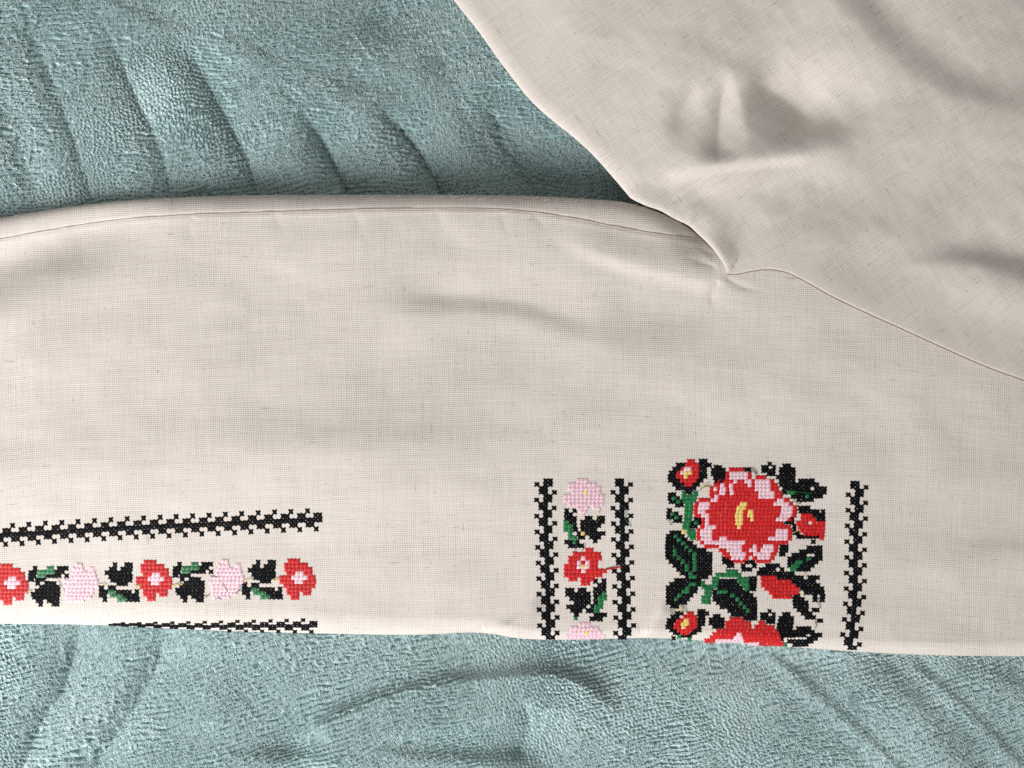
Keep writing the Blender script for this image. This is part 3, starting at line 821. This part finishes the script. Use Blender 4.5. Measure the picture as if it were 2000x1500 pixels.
# flower column between the vines
def zoomed(kind, ox, oy, sc, cell, rows, label=None, shift=(0, 0)):
    runs = [(c, y0, y1, x0, x1) for y0, y1, items in rows for c, x0, x1 in items]
    return motif(kind, cells_of(runs, ox + shift[0], oy + shift[1], 1/sc, cell), label)
def R(txt):
    rows = []
    for line in txt.strip().splitlines():
        f = line.split(); y0, y1 = map(float, f[0].split('-')); rows.append((y0, y1, [(t[0], *map(float, t[1:].split('-'))) for t in f[1:]]))
    return rows
PINKV = R('''90-165 p810-1010
165-237 p645-1160
237-309 p645-1250
309-381 p715-935 y935-1015 p1015-1250
381-452 p568-1310
452-522 p568-1310
522-592 p645-1300
592-655 p800-1030 p1095-1230
655-725 p855-1000''')
zoomed('pinkflower', 1040, 925, 9.375, 72, PINKV, 'pale pink flower between the two vines, above the red one')
zoomed('pinkflower', 1090, 1055, 7.5, 57, R('''1205-1262 p300-470
1262-1322 p178-590
1322-1382 p170-400 y400-455 p455-640
1382-1442 p110-690'''), 'pale pink flower cut off at the sleeve edge')
zoomed('leaf', 1040, 925, 9.375, 72, R('''640-712 k590-662 k735-808
712-784 k582-730
784-852 k582-655 k655-805
852-922 g568-640 k655-805
922-992 g568-732 k735-805
992-1062 g568-732 k740-830
1062-1132 g650-722 k815-888 y890-955
1132-1204 g650-812 k830-960
1216-1288 k585-735 g735-800 k800-850
1288-1360 k655-935'''))
zoomed('leaf', 1040, 925, 9.375, 72, R('''780-850 k960-1095 k1180-1320
850-920 k880-1320
920-990 k880-1252
990-1060 k880-1182
1060-1130 k960-1330
1130-1200 k1040-1252
1200-1270 k1108-1182'''))
zoomed('flower', 1090, 1055, 7.5, 57, R('''115-175 r395-510
175-235 r215-620
235-297 r150-335 p335-397 r397-635
297-357 r150-275 p275-332 p397-460 r332-397 r460-580
357-418 r88-275 p275-332 y332-390 p390-460 r460-580
418-480 r85-340 p340-402 r402-705
480-542 r85-640
542-602 r155-280 r332-530
602-662 r335-462'''), 'red flower with pink centre between the two vines')
zoomed('leaf', 1090, 1055, 7.5, 57, R('''705-762 k105-235 k290-410
762-822 k110-470
822-884 k170-475
884-944 k230-475
948-1006 k120-410
1004-1062 k180-350
1060-1117 k232-300
1117-1170 g232-282'''))
zoomed('leaf', 1090, 1055, 7.5, 57, R('''565-632 k520-577 k640-700
632-692 k577-700
692-752 k517-700
752-812 k517-640 g645-705
812-880 k520-580 g585-710
880-940 k520-588 g588-660
940-1002 k470-525 g528-655
1002-1064 k410-520 g522-602
1066-1122 k520-710
1122-1182 k460-650'''))

# flower row along the sleeve
RED = R('''620-665 r1340-1475
665-710 r1305-1562
710-755 r1310-1605
755-800 r1330-1430 p1430-1515 r1515-1610
800-845 r1258-1385 p1385-1560 r1560-1640
845-890 r1258-1420 p1420-1510 r1510-1648
890-935 r1300-1640
935-978 r1330-1600
978-1012 r1335-1470 r1510-1598
1012-1060 r1380-1465''')
PINK = R('''625-670 p630-700
670-715 p590-712 p770-830
715-757 p570-842
757-800 p560-852
800-845 p490-870
845-890 p490-870
890-935 p512-822
935-975 p520-822
975-1012 p515-800
1012-1052 p525-720''')
LEAFA = R('''635-680 k1000-1042 k1130-1212
680-722 k960-1042 k1085-1212
722-766 k915-1200
766-808 k955-1212
808-846 k975-1205
846-884 k1040-1160
884-930 k850-900 k950-1030
930-970 k850-950 g950-1020 k1030-1200 k1240-1282
970-1010 k850-932 g970-1100 k1105-1280
1010-1058 k895-935 g1050-1140 k1150-1290''')
LEAFB = R('''655-700 k150-190 g300-370 k410-530
700-740 k100-190 g200-380 k385-490
740-780 k95-180 g190-280 k285-450 k490-532
780-820 k100-160 k170-290
820-860 k175-222 k270-400
860-900 k215-440
900-940 k170-440
940-983 k130-440
983-1015 k140-430
1015-1052 k178-250 k300-432
1052-1090 k210-250 k350-432''')
for dx, dy, lab in [(0, 0, 'red flower with pink centre at the end of the sleeve row'), (-280.4, 2.5, 'red flower with pink centre in the middle of the sleeve row'), (-561, 10, 'red flower with pink centre cut by the left picture edge')]:
    zoomed('flower', 320, 980, 5.556, 42, RED, lab, (dx, dy))
for dx, dy, lab in [(0, 0, 'pale pink flower nearer the end of the sleeve row'), (-284.5, 7, 'pale pink flower nearer the cuff in the sleeve row')]:
    zoomed('pinkflower', 320, 980, 5.556, 42, PINK, lab, (dx, dy))
for dx, dy in [(0, 0), (-279.5, 5)]: zoomed('leaf', 320, 980, 5.556, 42, LEAFA, None, (dx, dy))
for dx, dy in [(0, 0), (-282, 8)]: zoomed('leaf', 320, 980, 5.556, 42, LEAFB, None, (dx, dy))

# ------------------------------------------------------------------ jump threads and loose ends
def loose(pts, col, r=.00014, lift=.35):
    P = resample(curve(pts, 8), 40); t = np.linspace(0, np.pi, 40)
    tube('loose_thread', on_sleeve(P[:,0], P[:,1], .25 + lift*np.sin(t)), r, MAT[col], shirt, 5)
for y in (-1.4, 0, 1.4):
    loose([(1183, 1112+y), (1198, 1109.5+y*.6), (1214, 1107.5+y*.3)], 'r')
for a, b in [((262,1146),(276,1141)), ((264,1149),(277,1143)), ((477,1133),(494,1131)), ((531,1132),(546,1129)), ((533,1134),(547,1131)), ((192,1141),(208,1142)), ((50,1157),(62,1154)),
             ((336,1143),(356,1140)), ((338,1145),(357,1142)), ((1370,950),(1386,942)), ((1372,953),(1390,950)), ((1323,1117),(1326,1127)), ((1327,1184),(1330,1196)), ((1330,1183),(1333,1195)),
             ((1548,1041),(1562,1036)), ((1569,1117),(1574,1130)), ((1566,1152),(1570,1165)), ((1137,1008),(1143,1002)), ((1168,1004),(1172,996)), ((1163,1016),(1168,1008))]:
    loose([a, ((a[0]+b[0])/2, (a[1]+b[1])/2-.6), b], 'y')
for pts in [[(1366,958),(1378,950),(1392,951)], [(1334,1184),(1338,1190),(1341,1196)], [(1371,1144),(1382,1149),(1392,1151)], [(1535,958),(1552,960),(1572,962),(1586,964)], [(1548,975),(1556,982),(1564,984)],
            [(1222,992),(1223,1006),(1220,1014)], [(1222,1014),(1226,1020),(1232,1029)], [(458,1160),(464,1155),(474,1152)], [(1122,1070),(1123,1076),(1122,1080)], [(420,1170),(426,1168),(432,1171)]]:
    loose(pts, 'g')
for pts in [[(1456,915),(1468,916),(1476,922),(1479,927)], [(1450,914),(1466,918),(1477,926)], [(1594,1168),(1599,1180),(1603,1188)], [(1597,1168),(1601,1174),(1602,1172)], [(1592,1213),(1594,1222),(1592,1227)],
            [(1309,1191),(1312,1197),(1318,1200)], [(1305,1015),(1309,1022),(1311,1026)], [(398,1162),(402,1166),(410,1160)], [(1135,1069),(1139,1063),(1141,1068),(1137,1076)], [(469,1145),(476,1139),(482,1137)]]:
    loose(pts, 'k')
for pts in [[(405,1136),(411,1128),(430,1128)], [(432,1134),(436,1145),(446,1158)], [(88,1134),(93,1131),(112,1131)], [(113,1132),(117,1145),(127,1157)]]:
    loose(pts, 'w')

# lint standing off the sleeve's upper edge
nf = 170; fx = np.concatenate([RNG.uniform(850, 1260, 120), RNG.uniform(0, 850, 50)]); fy = YT(fx) + RNG.uniform(-1, 10, nf)
dx = RNG.normal(0, 5, nf); dy = -np.abs(RNG.normal(2.2, 2.0, nf)); t_ = np.linspace(0, 1, 5)[None]
lx = fx[:,None] + dx[:,None]*t_ + 2*np.sin(3*t_ + RNG.uniform(0, 6, nf)[:,None]); ly = fy[:,None] + dy[:,None]*t_
lz = zsleeve(fx, fy)[:,None] + np.abs(RNG.normal(.6, .4, nf))[:,None]*t_
curves_obj('lint', P3(lx, ly, lz), np.array([.00004, .00004, .00004, .00003, .00002])[None], LINT, shirt)
